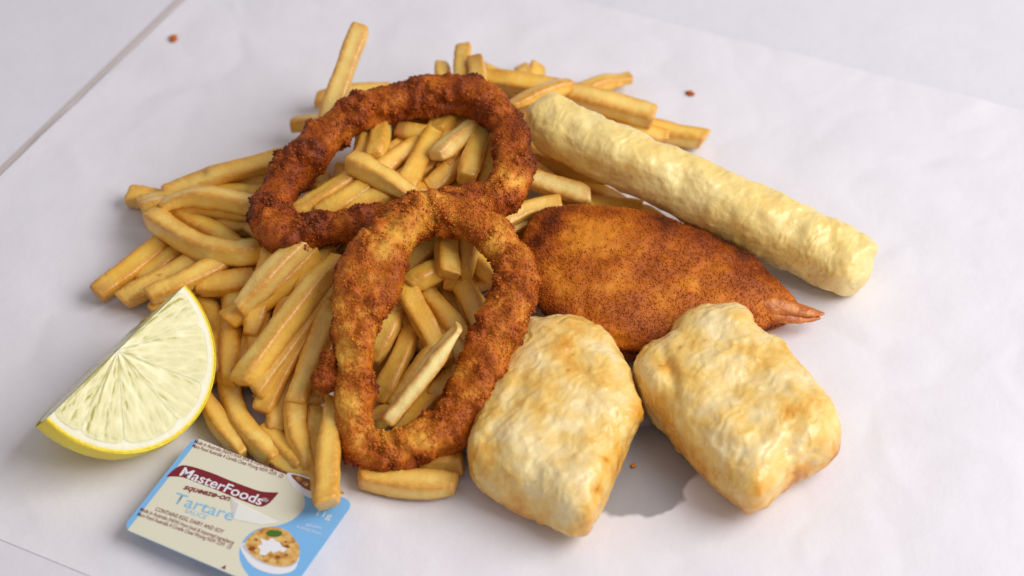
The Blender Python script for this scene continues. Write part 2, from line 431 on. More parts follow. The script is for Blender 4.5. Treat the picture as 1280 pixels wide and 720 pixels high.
CHIPS = [
 # ---- left fan
 ([(385,190,22),(300,212,16),(208,244,9)], 'long pale chip with a brown speck, uppermost of the left fan', dict(w=9.6, spot=(258,216,16))),
 ([(172,252,9),(250,246,11),(330,240,13)], 'blunt ended chip jutting left just below the long speckled one', dict(w=9.4, tip=.15)),
 ([(200,258,16),(250,246,20),(335,262,22)], 'bent chip resting across the blunt left chip, its tip rounded', dict(w=9.0, ta=.6)),
 ([(188,270,14),(235,302,17),(285,316,19),(333,312,19)], 'thick curved chip bowed downward across the left fan', dict(w=10.4, h=9.5, roll=.1)),
 ([(120,368,6),(165,335,8),(215,296,10)], 'farthest left chip, brown tip pointing down left on the paper', dict(w=9.6, tip=.5)),
 ([(178,356,6),(215,322,8),(258,298,10)], 'chip half hidden between the farthest left chip and its neighbour', dict(w=9)),
 ([(152,376,6),(205,348,9),(268,318,12)], 'chip with broad pale end just right of the farthest left chip', dict(w=9.6, ta=.9)),
 ([(186,371,13),(235,350,15),(285,325,15)], 'chip just above the lemon tip, lying over its broad neighbour', dict(w=9)),
 ([(250,357,12),(285,354,13),(318,344,14)], 'short stubby chip above the lemon tip, under the curved chip', dict(w=9.8)),
 ([(245,292,10),(290,285,12),(335,272,14)], 'shaded chip under the curved one in the left fan', dict(w=9)),
 ([(215,275,7),(270,268,9),(330,262,12)], 'shaded orange chip deep between the two upper left chips', dict(w=9)),
 # ---- below the upper ring
 ([(299,388,20),(335,348,25),(378,305,28)], 'pale plump chip with a pointed tip, below the darker ring', dict(w=10.6, ta=.5, roll=.2, pale=.45)),
 ([(302,478,17),(355,408,25),(422,322,30)], 'longest thick chip slanting down left beside the lower ring', dict(w=10.4, roll=.35, ta=.8)),
 ([(296,352,9),(291,420,9),(287,482,10)], 'upright chip with a black burnt speck near its lower end', dict(w=9.4, spot=(290,459,15), tb=.55)),
 ([(338,322,14),(328,390,13),(320,462,11)], 'upright chip behind the pale plump one', dict(w=9.2)),
 ([(392,318,21),(370,360,18),(345,420,15)], 'chip squeezed between the pale plump chip and the longest one', dict(w=9.4)),
 ([(328,515,9),(352,465,14),(392,398,20)], 'chip with squared end under the longest slanting chip', dict(w=9.2, ta=.9)),
 ([(418,380,25),(392,440,18),(368,505,13)], 'chip bending down along the left flank of the lower ring', dict(w=10.0)),
 ([(371,498,12),(370,540,9),(385,590,7)], 'pointed chip hanging down to the sauce lid', dict(w=9.6, tb=.55)),
 ([(420,500,16),(412,560,13.5),(409,630,14.5)], 'square ended chip lying over the corner of the sauce lid', dict(w=9.6, h=9.2, roll=.05, tb=.95)),
 ([(282,472,6),(300,530,6),(345,572,6)], 'curved chip running down to the top edge of the sauce lid', dict(w=9.8)),
 ([(320,558,5),(352,580,5.2),(392,600,5.5)], 'slim chip end lying along the sauce lid', dict(w=7)),
 ([(250,488,6),(272,525,6),(303,570,5)], 'chip between the lemon and the curved chip by the lid', dict(w=9.6)),
 ([(328,532,6),(350,558,6),(378,585,6)], 'short chip in the gap above the sauce lid', dict(w=8.5)),
 ([(398,540,6),(394,570,5.5),(390,604,5.5)], 'sliver of chip between the two chips that touch the lid', dict(w=7)),
 ([(248,366,6),(268,405,6),(276,470,7)], 'shaded chip right beside the lemon rind', dict(w=9)),
 ([(352,300,18),(330,350,15),(312,400,10)], 'shaded chip under the pale plump one near the curved chip', dict(w=9)),
 ([(372,440,14),(350,490,9),(345,540,6)], 'dim chip low in the gap left of the lower ring', dict(w=9)),
 # ---- inside and below the lower ring
 ([(449,596,6),(510,604,6),(570,605,6)], 'lowest chip, lying flat on the paper under the lower ring', dict(w=10, h=9, roll=.02, ta=.92, tb=.92)),
 ([(470,572,6),(525,576,6),(578,577,6)], 'chip end poking out behind the lowest chip', dict(w=9)),
 ([(484,526,16),(525,475,25),(574,408,36)], 'very pale chip standing up inside the lower ring', dict(w=10.6, h=6.6, roll=.9, tb=.5, pale=.95)),
 ([(502,352,26),(528,400,22),(556,455,16)], 'chip slanting down right inside the lower ring', dict(w=9.8)),
 ([(462,452,13),(482,415,18),(500,380,20)], 'chip against the left inner edge of the lower ring', dict(w=9)),
 ([(474,502,9),(495,460,14),(520,405,16)], 'dim chip left of the very pale upright one', dict(w=9)),
 ([(490,512,8),(520,470,14),(545,440,18)], 'dim chip directly behind the very pale upright one', dict(w=8.5)),
 ([(560,344,31),(558,315,32),(555,270,33)], 'chip pointing at the viewer end on inside the lower ring', dict(w=10)),
 ([(508,356,27),(535,342,28),(580,325,27)], 'blunt chip under the end on chip in the lower ring', dict(w=9.6)),
 ([(505,330,25),(530,312,27),(560,290,28)], 'grey shaded chip at the top of the lower ring hole', dict(w=9)),
 ([(528,362,20),(555,395,18),(590,440,13)], 'brown shaded chip in the middle of the lower ring hole', dict(w=9.6)),
 ([(570,345,22),(590,375,20),(606,420,15)], 'shaded chip on the right side of the lower ring hole', dict(w=9)),
 ([(570,300,24),(592,320,24),(620,345,22)], 'dark tucked chip under the right rim of the lower ring', dict(w=9)),
 ([(450,540,6),(492,512,7),(535,478,8)], 'dark chip at the very bottom of the lower ring hole', dict(w=9)),
 ([(500,545,6),(535,505,7),(566,462,9)], 'dim chip low beside the right inner wall of the lower ring', dict(w=9)),
 ([(540,500,8),(572,462,10),(600,425,12)], 'dim chip half under the right arm of the lower ring', dict(w=9)),
 ([(560,450,10),(585,425,12),(610,400,14)], 'small chip at the lower right of the ring hole', dict(w=9)),
 # ---- inside the upper ring
 ([(438,200,39),(478,222,38),(520,246,36)], 'pale chip lying crosswise in front inside the darker ring', dict(w=9.6, roll=.2)),
 ([(545,194,38),(570,175,36),(606,150,32)], 'chip with a bright pale cut end inside the darker ring', dict(w=9, ta=.8, pale=.7)),
 ([(583,225,34),(590,195,34),(604,160,32)], 'bent pale chip by the right inner rim of the darker ring', dict(w=9)),
 ([(505,236,33),(525,200,33),(552,150,30)], 'broad chip in the middle of the darker ring', dict(w=9.8)),
 ([(466,222,32),(490,202,32),(525,180,30)], 'chip crossing behind the pale crosswise one', dict(w=9.4)),
 ([(494,163,31),(530,170,31),(575,178,29)], 'chip with a scorched brown end inside the darker ring', dict(w=9, tip=1.0, ta=.85)),
 ([(468,200,34),(473,180,34),(478,150,31)], 'bright chip beside the upper inner rim of the darker ring', dict(w=9)),
 ([(490,152,27),(535,145,27),(590,140,27)], 'topmost chip seen through the darker ring', dict(w=9)),
 ([(545,165,33),(560,150,31),(575,120,28)], 'pale chip leaning up under the top of the darker ring', dict(w=9)),
 ([(372,268,28),(410,245,31),(450,218,33)], 'shaded chip in the left corner of the darker ring', dict(w=9.4)),
 ([(398,270,29),(430,252,32),(468,226,33)], 'second shaded chip in the left corner of the darker ring', dict(w=9)),
 ([(430,262,30),(465,250,32),(505,236,33)], 'chip along the lower rim of the darker ring', dict(w=9)),
 ([(535,235,29),(565,210,30),(590,180,28)], 'orange shaded chip low in the right part of the darker ring', dict(w=9)),
 ([(605,235,29),(612,200,30),(618,160,28)], 'narrow chip tucked along the right rim of the darker ring', dict(w=8)),
 # ---- behind and above
 ([(392,205,20),(420,120,30),(451,34,40)], 'tall chip sticking up alone behind the darker ring', dict(w=9.8, h=7.5, roll=.0, tb=.95, pale=.5)),
 ([(395,124,8),(435,118,9),(485,112,10)], 'brown ended chip lying behind the tall chip', dict(w=8.2, tip=.25)),
 ([(366,155,9),(405,153,11),(450,150,13)], 'square ended chip left of the tall chip', dict(w=8, ta=.95)),
 ([(372,184,12),(400,168,14),(440,160,16)], 'pale chip under the square ended one by the tall chip', dict(w=8.5)),
 ([(579,56,24),(578,90,22),(572,140,18)], 'upright chip end above the top of the darker ring', dict(w=7.6)),
 ([(594,72,27),(598,100,25),(600,140,22)], 'brown tipped chip in front of the upright chip end', dict(w=9, tip=.5)),
 ([(552,80,18),(556,110,17),(560,145,15)], 'stub of chip left of the upright chip end', dict(w=8)),
 ([(595,96,16),(650,103,16),(725,118,14)], 'long pale chip behind the battered stick, running right', dict(w=9.4)),
 ([(652,86,8),(662,105,9),(680,130,9)], 'tiny chip tip showing behind the long pale one', dict(w=7)),
 ([(638,132,24),(672,118,24),(713,106,23)], 'chip with a golden rim leaning on the battered stick', dict(w=8.6, h=7)),
 ([(690,112,15),(750,128,15),(817,147,13)], 'thick square chip behind the battered stick', dict(w=11, h=10, tb=.95, pale=.4)),
 ([(715,122,8),(750,106,7),(788,97,6)], 'chip pointing up right behind the thick square one', dict(w=8.2)),
 ([(770,150,6),(820,163,6),(881,174,6)], 'farthest right chip lying on the paper', dict(w=9.4, tb=.9)),
 ([(740,152,9),(785,165,8),(833,172,7)], 'short chip under the thick square one', dict(w=8)),
 # ---- right of the rings
 ([(640,215,22),(690,232,20),(738,246,18)], 'pale blunt chip right of the rings, below the stick', dict(w=10, tb=.8, pale=.6)),
 ([(630,276,20),(660,262,19),(698,256,18)], 'pale chip edge between the rings and the prawn cutlet', dict(w=8)),
 ([(630,292,15),(655,278,14),(690,268,12)], 'thin chip peeping out above the prawn cutlet corner', dict(w=7)),
 ([(650,195,15),(700,205,13),(760,225,10)], 'brown shaded chip under the left end of the stick', dict(w=9.4)),
 ([(690,262,9),(745,258,8),(800,262,7)], 'shaded chip between the stick and the prawn cutlet', dict(w=9)),
 ([(700,225,8),(745,240,7),(795,270,6)], 'deep brown chip in the gap under the stick', dict(w=9)),
 ([(735,248,5.5),(790,268,5.5),(858,296,5.5)], 'brown chip lying along the shaded side of the stick', dict(w=10)),
 ([(780,270,6),(805,268,6),(835,285,6)], 'crumbly chip end under the middle of the stick', dict(w=8)),
]
for i, (pts, label, kw) in enumerate(CHIPS):
    make_chip(pts, label, seed=i + 1, **kw)
# chips buried in the heap that only show through its gaps
fr = random.Random(5)
BURIED = 'golden chip buried deep in the heap, mostly covered by other chips'
for i, (pts, label, kw) in enumerate(CHIPS):
    if min(p[2] for p in pts) < 8 or any(k in label for k in ('tall chip', 'upright chip end', 'stub of', 'very pale')): continue
    a = fr.uniform(-0.5, 0.5); cx = sum(p[0] for p in pts) / len(pts); cy = sum(p[1] for p in pts) / len(pts)
    dz = fr.uniform(6.5, 8.5); ox = fr.uniform(-16, 16); oy = fr.uniform(2, 22)
    q = []
    for x, y, z in pts:
        dx, dy = (x - cx) * 0.95, (y - cy) * 0.95
        q.append((cx + ox + dx * math.cos(a) - dy * math.sin(a), cy + oy + dx * math.sin(a) + dy * math.cos(a), max(5.0, z - dz)))
    make_chip(q, 'chip hidden under the ' + label.split(',')[0], seed=400 + i)
    if any(k in label for k in ('tall chip', 'lid', 'very pale', 'upright chip end', 'stub of', 'farthest', 'blunt ended', 'thick square', 'long pale chip', 'golden rim', 'pale blunt', 'peeping', 'pale chip edge')): continue
    q = [(x + fr.uniform(14, 26) * fr.choice((-1, 1)), y + fr.uniform(-6, 14), max(5.0, z - fr.uniform(3.0, 5.0))) for x, y, z in (pts[0], pts[-1])]
    make_chip(q, 'chip squeezed beside the ' + label.split(',')[0], seed=600 + i)
for i in range(36):
    lay = i % 3
    z = (5.5, 13, 20.5)[lay]; k = (1.0, 0.80, 0.60)[lay]
    ang = fr.uniform(0, 2 * math.pi); rr = math.sqrt(fr.random())
    g = P(485, 335) + Vector((math.cos(ang) * 0.046 * rr * k, math.sin(ang) * 0.042 * rr * k, 0))
    a = fr.uniform(0.2, 1.9); L = fr.uniform(0.020, 0.030)
    dv = Vector((math.cos(a) * L, math.sin(a) * L, 0))
    ends = []
    for q in (g - dv, g, g + dv):
        u = to_px(np.array([[q.x, q.y, z * MM]]))[0]; ends.append((u[0], u[1], z + fr.uniform(-1, 1)))
    make_chip(ends, BURIED, seed=200 + i)

# ------------------------------------------------------------------ crumb grains
ICO = np.array([(0, 0, 1), (0.9, 0, 0.1), (-0.3, 0.85, 0), (-0.4, -0.8, 0.05), (0.1, 0.1, -0.9)])
ICF = [(0, 1, 2), (0, 2, 3), (0, 3, 1), (4, 2, 1), (4, 3, 2), (4, 1, 3)]
def grains(v, nrm, tone, count, seed, mat, parent, size=(0.28, 0.62), sd=0.075):
    r = np.random.RandomState(seed)
    pr = smooth01(tone, 0.08, 0.42) + 0.12
    idx = r.choice(len(v), count, replace=True, p=pr / pr.sum())
    sz = r.uniform(*size, count) ** 1.0 * MM
    axis = r.normal(size=(count, 3, 3))
    q, _ = np.linalg.qr(axis)
    q = q * np.sign(np.linalg.det(q))[:, None, None]
    pts = (ICO[None] * r.uniform(0.7, 1.25, (count, 5, 1))) @ q
    pts = pts * sz[:, None, None] + (v[idx] + nrm[idx] * (sz * 0.25)[:, None])[:, None]
    faces = (np.array(ICF)[None] + (np.arange(count) * 5)[:, None, None]).reshape(-1, 3).tolist()
    tn = np.repeat(np.clip(tone[idx] - 0.08 + r.normal(0, sd, count), 0, 1), 5)
    o = mesh_obj('crumb_grains', pts.reshape(-1, 3), faces, mat, parent, attrs={'tone': tn}, smooth=True)
    return tag(o, kind='stuff')

# ------------------------------------------------------------------ squid rings
def squid_ring(ctrl, label, seed, tone_bias=0.0, knobs=(), pale=()):
    """ctrl: (px, py, z, half width mm, half height mm)"""
    pos = np.array([tuple(P(a, b, z)) for a, b, z, w, h in ctrl])
    rad = np.array([(w, h) for *_, w, h in ctrl])
    N, K = 560, 112
    c = catmull(pos, N, True); wh = catmull(rad, N, True) * 0.98
    # equal spacing
    d = np.linalg.norm(np.roll(c, -1, 0) - c, axis=1); cum = np.concatenate([[0], np.cumsum(d)])
    t = np.linspace(0, cum[-1], N, endpoint=False)
    cc = np.concatenate([c, c[:1]]); ww = np.concatenate([wh, wh[:1]])
    c = np.stack([np.interp(t, cum, cc[:, k]) for k in range(3)], 1)
    wh = np.stack([np.interp(t, cum, ww[:, k]) for k in range(2)], 1)
    wh = wh * (1 + 0.08 * perlin(c + seed * 0.77, 26, 3) + 0.09 * perlin(c + seed * 0.5, 11, 4))[:, None]
    T = np.roll(c, -1, 0) - np.roll(c, 1, 0); T /= np.linalg.norm(T, axis=1, keepdims=True)
    S = np.cross(T, [0, 0, 1.0]); S /= np.linalg.norm(S, axis=1, keepdims=True)
    U = np.cross(S, T)
    th = np.linspace(0, 2 * math.pi, K, endpoint=False)
    cs, sn = np.cos(th), np.sin(th); r = (np.abs(cs) ** 2.5 + np.abs(sn) ** 2.5) ** (-1 / 2.5)
    v = c[:, None] + S[:, None] * ((cs * r)[None] * wh[:, :1] * MM)[..., None] + U[:, None] * ((sn * r)[None] * wh[:, 1:] * MM)[..., None]
    v = v.reshape(-1, 3); f = grid_faces(N, K, True, True)
    n = vnormals(v, f); sv = v + seed * 0.31
    for (kx, ky, kz, amp, rr) in knobs:
        g = np.array(P(kx, ky, kz)); v = v + n * (amp * MM * np.exp(-((v - g) ** 2).sum(1) / (rr * MM) ** 2))[:, None]
    lump = perlin(sv, 15, 1)
    sm = perlin(sv, 3.2, 3); clump = smooth01(perlin(sv, 11, 2) + 0.35 * perlin(sv, 5, 9), -0.12, 0.38)
    w0 = worley(sv, 4.2, 5); w1 = worley(sv, 1.8, 4); w2 = worley(sv, 0.9, 6)
    disp = 1.4 * lump + 1.1 * perlin(sv, 6, 8) + clump * (0.3 + 3.2 * (0.62 - w0)) + 0.40 * sm + (0.30 + 0.5 * clump) * (0.6 - w1) + 0.32 * (0.6 - w2)
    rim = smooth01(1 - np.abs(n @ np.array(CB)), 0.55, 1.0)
    v = v + n * (disp * MM)[:, None]
    n = vnormals(v, f)
    patch = fbm(sv, 10, 21, 3)
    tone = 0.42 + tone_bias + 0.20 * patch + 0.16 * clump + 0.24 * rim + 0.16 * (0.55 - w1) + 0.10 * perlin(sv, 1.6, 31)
    px = to_px(v)
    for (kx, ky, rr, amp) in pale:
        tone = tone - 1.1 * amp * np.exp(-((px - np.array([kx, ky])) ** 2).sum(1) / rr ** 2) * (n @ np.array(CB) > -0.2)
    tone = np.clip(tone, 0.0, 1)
    root = empty('squid_ring', (v[:, 0].mean(), v[:, 1].mean(), v[:, 2].min()))
    tag(root, label, 'squid ring', 'crumbed squid rings on the chips')
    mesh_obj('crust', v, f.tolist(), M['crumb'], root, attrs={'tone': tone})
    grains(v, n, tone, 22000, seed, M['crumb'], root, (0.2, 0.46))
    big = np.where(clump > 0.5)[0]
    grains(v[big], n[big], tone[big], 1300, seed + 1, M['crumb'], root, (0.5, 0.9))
    return root
squid_ring([(338,278,27,7,6.5),(352,232,29,6.5,6),(385,192,33,6.3,6),(425,158,36,6.3,6),(480,132,38,6.3,6),(540,120,39,6.5,6.3),(595,122,40,6.5,6.3),
            (630,150,41,5.8,6),(640,190,42,5.6,6),(642,225,42,6.4,6.2),(615,250,40,6,6),(570,255,38,5.4,5.6),(520,268,35,5.4,5.6),(470,278,33,5.2,5.6),(410,286,30,5.6,6),(365,294,28,6.4,6)],
    'dark brown crumbed squid ring, the higher one at the back', 3, 0.16,
    knobs=[(398,195,36,2.0,5), (452,150,40,1.2,4), (590,240,43,1.4,5), (345,300,30,1.5,5)],
    pale=[(640,225,26,.35), (600,215,20,.15), (470,150,20,.10), (535,130,18,.10)])
ring_front = squid_ring([(535,266,44,6.5,6.2),(580,272,44,6.6,6.2),(618,296,42,7.0,6.2),(643,330,38,6.8,6.2),(640,372,34,6.6,6.2),(615,428,27,7.2,6.5),(595,480,20,7.8,6.5),(566,526,14,7.2,6.4),
            (522,556,11,6.6,6.4),(478,566,10,6.6,6.4),(450,548,13,6.4,6.2),(442,500,20,6.2,6.2),(443,450,27,6.4,6.2),(447,400,33,8.2,6.4),(460,352,38,11.2,6.6),(480,305,42,9.5,6.5)],
    'golden brown crumbed squid ring leaning in front, standing on the paper', 8, 0.0,
    knobs=[(500,345,42,1.2,4)],
    pale=[(440,440,24,.35),(470,545,26,.25),(535,262,30,.25),(490,300,30,.22),(440,380,26,.15),(620,300,26,.2),(520,545,20,.25),(425,500,20,.2),(595,480,22,.05)])

def cluster(root, px, py, z, r, seed):
    # knob of clotted crumbs sticking out of the ring's side
    c = np.array(P(px, py, z)); nA, nB = 90, 50
    A, B = np.meshgrid(np.linspace(0, 2 * math.pi, nA, endpoint=False), np.linspace(0.01, math.pi - 0.01, nB), indexing='ij')
    d = np.stack([np.sin(B) * np.cos(A), np.sin(B) * np.sin(A), np.cos(B)], 2).reshape(-1, 3)
    v = c + d * r * MM; w = worley(v, 2.4, seed); w2 = worley(v, 1.0, seed + 1)
    v = v + d * ((1.6 * (0.6 - w) + 0.5 * perlin(v, 5, seed) + 0.3 * (0.6 - w2)) * MM)[:, None]
    f = grid_faces(nA, nB, True, False)[:, ::-1]
    tone = np.clip(0.62 + 0.2 * perlin(v, 3, seed) + 0.2 * (0.5 - w), 0, 1)
    mesh_obj('crumb_cluster', v, f.tolist(), M['crumb'], root, attrs={'tone': tone})
    grains(v, d, tone, 900, seed, M['crumb'], root, (0.2, 0.5))
cluster(ring_front, 408, 474, 23, 4.4, 5)
cluster(ring_front, 412, 452, 26, 3.4, 9)

# ------------------------------------------------------------------ pebble-like bodies (fish pieces, prawn cutlet)
def remesh(v, f, voxel, smooth_it=6):
    me = bpy.data.meshes.new('tmp'); me.from_pydata([tuple(x) for x in v.tolist()], [], [tuple(q) for q in f])
    ob = bpy.data.objects.new('tmp', me); COL.objects.link(ob)
    m = ob.modifiers.new('r', 'REMESH'); m.mode = 'VOXEL'; m.voxel_size = voxel * MM
    sm = ob.modifiers.new('s', 'SMOOTH'); sm.iterations = smooth_it; sm.factor = 0.5
    dg = bpy.context.evaluated_depsgraph_get(); ev = ob.evaluated_get(dg); m2 = ev.to_mesh()
    co = np.empty(len(m2.vertices) * 3); m2.vertices.foreach_get('co', co)
    fs = np.empty(len(m2.loops), dtype=np.int32); m2.loops.foreach_get('vertex_index', fs)
    assert len(m2.loops) == 4 * len(m2.polygons)
    ev.to_mesh_clear(); bpy.data.objects.remove(ob, do_unlink=True)
    return co.reshape(-1, 3), fs.reshape(-1, 4)
def body(outline_px, z_of, c_half, e_prof, disp_fn, shrink=0.96, dome=1.0, voxel=0.55, morph=0.8, floor=1.5, smooth_it=8):
    NA, NP = 180, 60
    o = catmull(np.array(outline_px, float), 720, True)
    cen_px = (o.max(0) + o.min(0)) / 2
    pts = np.array([tuple(P(x, y, z_of(x, y))) for x, y in o])
    cen = np.array(P(cen_px[0], cen_px[1], z_of(cen_px[0], cen_px[1])))
    d = np.linalg.norm(np.roll(pts, -1, 0) - pts, axis=1); cum = np.concatenate([[0], np.cumsum(d)])
    t = np.linspace(0, cum[-1], NA, endpoint=False); q = np.concatenate([pts, pts[:1]])
    ring = np.stack([np.interp(t, cum, q[:, k]) for k in range(3)], 1) - cen
    # smooth version of the outline (first harmonics), for the upper and lower layers
    F = np.fft.fft(ring, axis=0); k = np.fft.fftfreq(NA, 1 / NA); F[np.abs(k) > 2] = 0
    soft = np.real(np.fft.ifft(F, axis=0))
    phi = np.linspace(-math.pi / 2, math.pi / 2, NP)
    rs = np.cos(phi).clip(0) ** e_prof; zs = np.sign(np.sin(phi)) * np.abs(np.sin(phi)) ** dome
    mk = (1 - rs) * morph
    lay = ring[:, None] * (1 - mk)[None, :, None] + soft[:, None] * mk[None, :, None]
    v = cen[None, None] + lay * (rs * shrink)[None, :, None]
    v[..., 2] += zs[None] * c_half * MM
    v = v.reshape(-1, 3)
    f = grid_faces(NA, NP, True, False).tolist()
    v, f = remesh(v, f, voxel, smooth_it)
    n = vnormals(v, f)
    if n[np.argmax(v[:, 2])][2] < 0: f = f[:, ::-1]; n = -n
    v, tone, _ = disp_fn(v, n, f)
    v[:, 2] = np.maximum(v[:, 2], floor * MM)
    return v, f, tone, vnormals(v, f)

def batter_disp(seed, bumps, ambers, whites, amp=1.0):
    def fn(v, n, f):
        s = v + seed * 0.27
        px = to_px(v); face = smooth01(n @ np.array(CB), -0.1, 0.3)
        wr = np.abs(perlin(s * np.array([1.0, 0.75, 1.0]) + 0.004 * np.stack([perlin(s, 9, 61), perlin(s, 9, 62), 0 * s[:, 0]], 1), 6.5, 3))
        d = 1.1 * perlin(s, 22, 1) + 0.75 * perlin(s, 10, 2) + 0.45 * (0.35 - wr) + 0.20 * perlin(s, 4.0, 4) + 0.50 * (0.3 - np.abs(perlin(s @ np.array([[.8, .6, 0], [-.6, .8, 0], [0, 0, 1]]) * np.array([1.0, 0.35, 1.0]) + 0.003 * np.stack([perlin(s, 6, 81), perlin(s, 6, 82), 0 * s[:, 0]], 1), 3.2, 83))) + 0.10 * perlin(s, 1.9, 5) + 0.04 * perlin(s, 1.0, 6) + 0.5 * np.exp(-(worley(s, 6.5, 57) / 0.22) ** 2)
        d = d * amp
        for (bx, by, rx, ry, ang, a) in bumps:
            q = px - np.array([bx, by]); ca, sa = math.cos(ang), math.sin(ang)
            e = ((q[:, 0] * ca + q[:, 1] * sa) / rx) ** 2 + ((-q[:, 0] * sa + q[:, 1] * ca) / ry) ** 2
            d = d + a * np.exp(-e) * face
        v = v + n * (d * MM)[:, None]
        tone = 0.37 + 0.27 * fbm(s, 13, 41, 4) + 0.10 * perlin(s, 4, 43) - 0.06 * d * 0
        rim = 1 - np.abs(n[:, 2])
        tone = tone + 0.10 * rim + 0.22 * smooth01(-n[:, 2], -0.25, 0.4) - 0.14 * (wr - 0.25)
        for (bx, by, r, a) in ambers:
            tone = tone + a * np.exp(-((px - np.array([bx, by])) ** 2).sum(1) / r ** 2) * face
        for (bx, by, r, a) in whites:
            tone = tone - a * np.exp(-((px - np.array([bx, by])) ** 2).sum(1) / r ** 2) * face
        # scattered small fried freckles
        w = worley(s, 8, 51); tone = tone + 0.55 * np.exp(-(w / 0.07) ** 2)
        return v, np.clip(tone, 0, 1), n
    return fn

def one_mesh(name, v, f, tone, mat, label, cat, group=None):
    loc = np.array([v[:, 0].mean(), v[:, 1].mean(), v[:, 2].min()])
    o = mesh_obj(name, v - loc, f.tolist(), mat, attrs={'tone': tone}); o.location = loc
    return tag(o, label, cat, group)

v, f, tn, _ = body([(688,400),(722,400),(752,415),(777,448),(794,485),(802,510),(795,535),(781,565),(765,610),(748,645),(738,664),(714,667),(680,650),(640,628),(600,606),(581,585),(580,558),(594,515),(612,472),(632,432),(655,406)],
    lambda x, y: 13.5, 12.5, 0.44,
    batter_disp(2, [(700,425,30,40,0.2,1.6),(798,515,12,18,0,2.4),(660,560,40,26,0.5,1.4),(615,545,22,30,0.3,-1.2),(735,600,22,40,0.2,1.2),(690,640,40,12,0.4,-1.4),(640,500,14,40,0.5,-0.8),(750,480,14,50,-0.4,1.0),(700,520,50,12,0.6,0.7),(665,600,12,26,0.4,-1.2)],
        [(705,440,16,.30),(635,595,16,.25),(742,612,6,.5),(600,560,14,.12),(790,515,14,.35),(756,575,5,.4),(690,500,14,.12),(610,500,20,.12)],
        [(640,545,34,.22),(720,500,30,.14),(690,600,28,.15),(700,650,25,.18)]), dome=0.72, morph=0.45)
one_mesh('battered_fish', v, f, tn, M['batter'], 'battered fish piece on the left, tucked against the leaning squid ring', 'battered fish', 'battered fish pieces')
v, f, tn, _ = body([(872,391),(905,389),(930,396),(950,420),(985,440),(1008,470),(1030,500),(1050,528),(1056,550),(1040,572),(1005,592),(975,615),(948,634),(930,633),(900,608),(862,572),(825,528),(800,500),(787,468),(795,444),(818,432),(836,424),(848,404)],
    lambda x, y: 14, 13, 0.44,
    batter_disp(5, [(905,400,26,10,0.1,1.6),(838,470,9,34,-0.25,-1.8),(812,465,14,30,-0.2,1.6),(1012,540,24,26,0.3,2.0),(985,560,10,26,0.4,-1.8),(945,600,26,18,-0.5,1.6),(900,520,60,16,0.75,1.0),(880,460,50,9,-0.6,0.8),(920,480,50,8,-0.6,-0.8),(970,470,30,12,0.6,0.9),(945,550,34,10,-0.6,-0.9)],
        [(830,455,12,.35),(945,610,10,.35),(800,480,18,.22),(1035,560,16,.25),(1005,588,14,.25),(870,410,14,.15),(990,520,12,.12)],
        [(895,397,24,.30),(930,550,40,.16),(1000,470,24,.12),(900,470,40,.10)]), dome=0.72, morph=0.45)
one_mesh('battered_fish', v, f, tn, M['batter'], 'battered fish piece on the right, with a folded flap, below the prawn tail', 'battered fish', 'battered fish pieces')

# ------------------------------------------------------------------ crumbed prawn cutlet
def prawn_disp(v, n, f):
    s = v + 1.9
    px = to_px(v)
    lump = perlin(s, 20, 1); sm = perlin(s, 4, 3); w1 = worley(s, 1.7, 4); w2 = worley(s, 0.9, 6)
    d = 0.9 * lump + 0.6 * perlin(s, 9, 2) + 0.35 * sm + 0.34 * (0.6 - w1)
    v = v + n * (d * MM)[:, None]
    tone = 0.44 + 0.26 * fbm(s, 12, 21, 3) + 0.10 * (0.55 - w1) + 0.05 * perlin(s, 1.6, 31)
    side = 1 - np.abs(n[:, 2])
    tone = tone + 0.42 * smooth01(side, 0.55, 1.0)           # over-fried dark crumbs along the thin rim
    for (x, y, r, a) in ((720,300,45,.20),(740,340,60,.12),(870,330,60,.08),(960,385,25,.14),(690,270,22,-.35),(670,300,14,-.2),(820,272,20,-.22),(850,280,20,-.25),(880,292,20,-.28),(905,303,20,-.28),(930,318,20,-.28),(955,338,20,-.28),(668,360,16,-.3),(690,398,18,-.3),(740,430,18,-.3)):
        tone = tone - a * np.exp(-((px - np.array([x, y])) ** 2).sum(1) / r ** 2)
    return v, np.clip(tone, 0, 1), n
v, f, tn, nn = body([(650,300),(668,272),(700,261),(750,263),(800,270),(845,282),(890,300),(930,322),(960,345),(985,368),(1002,388),(985,404),(955,418),(915,432),(870,445),(815,446),(760,438),(715,420),(685,400),(665,370),(652,335)],
    lambda x, y: 19.5 - (x - 650) * 0.026 - (y-262) * 0.03, 11, 0.66, prawn_disp, shrink=0.985, voxel=0.42, smooth_it=4)
root = empty('prawn_cutlet', (v[:, 0].mean(), v[:, 1].mean(), v[:, 2].min()))
tag(root, 'flat orange brown crumbed prawn cutlet with its tail showing, beside the stick', 'prawn cutlet')
mesh_obj('cutlet_body', v, f.tolist(), M['crumb_prawn'], root, attrs={'tone': tn})
grains(v, nn, tn, 20000, 44, M['crumb_prawn'], root, (0.2, 0.46), sd=0.04)
def mat_tail():
    t = NT('prawn_tail_shell')
    c = t.ramp(t.noise(260, 4, 0.6), [(0.3, (0.36, 0.08, 0.012)), (0.55, (0.58, 0.18, 0.03)), (0.75, (0.72, 0.36, 0.10))])
    t.col(c).set(Roughness=0.35).sss(0.15, (1, 0.4, 0.2), 0.002); t.bump(t.noise(900, 3), 0.5, 0.0008); return t.m
M['tail'] = mat_tail()
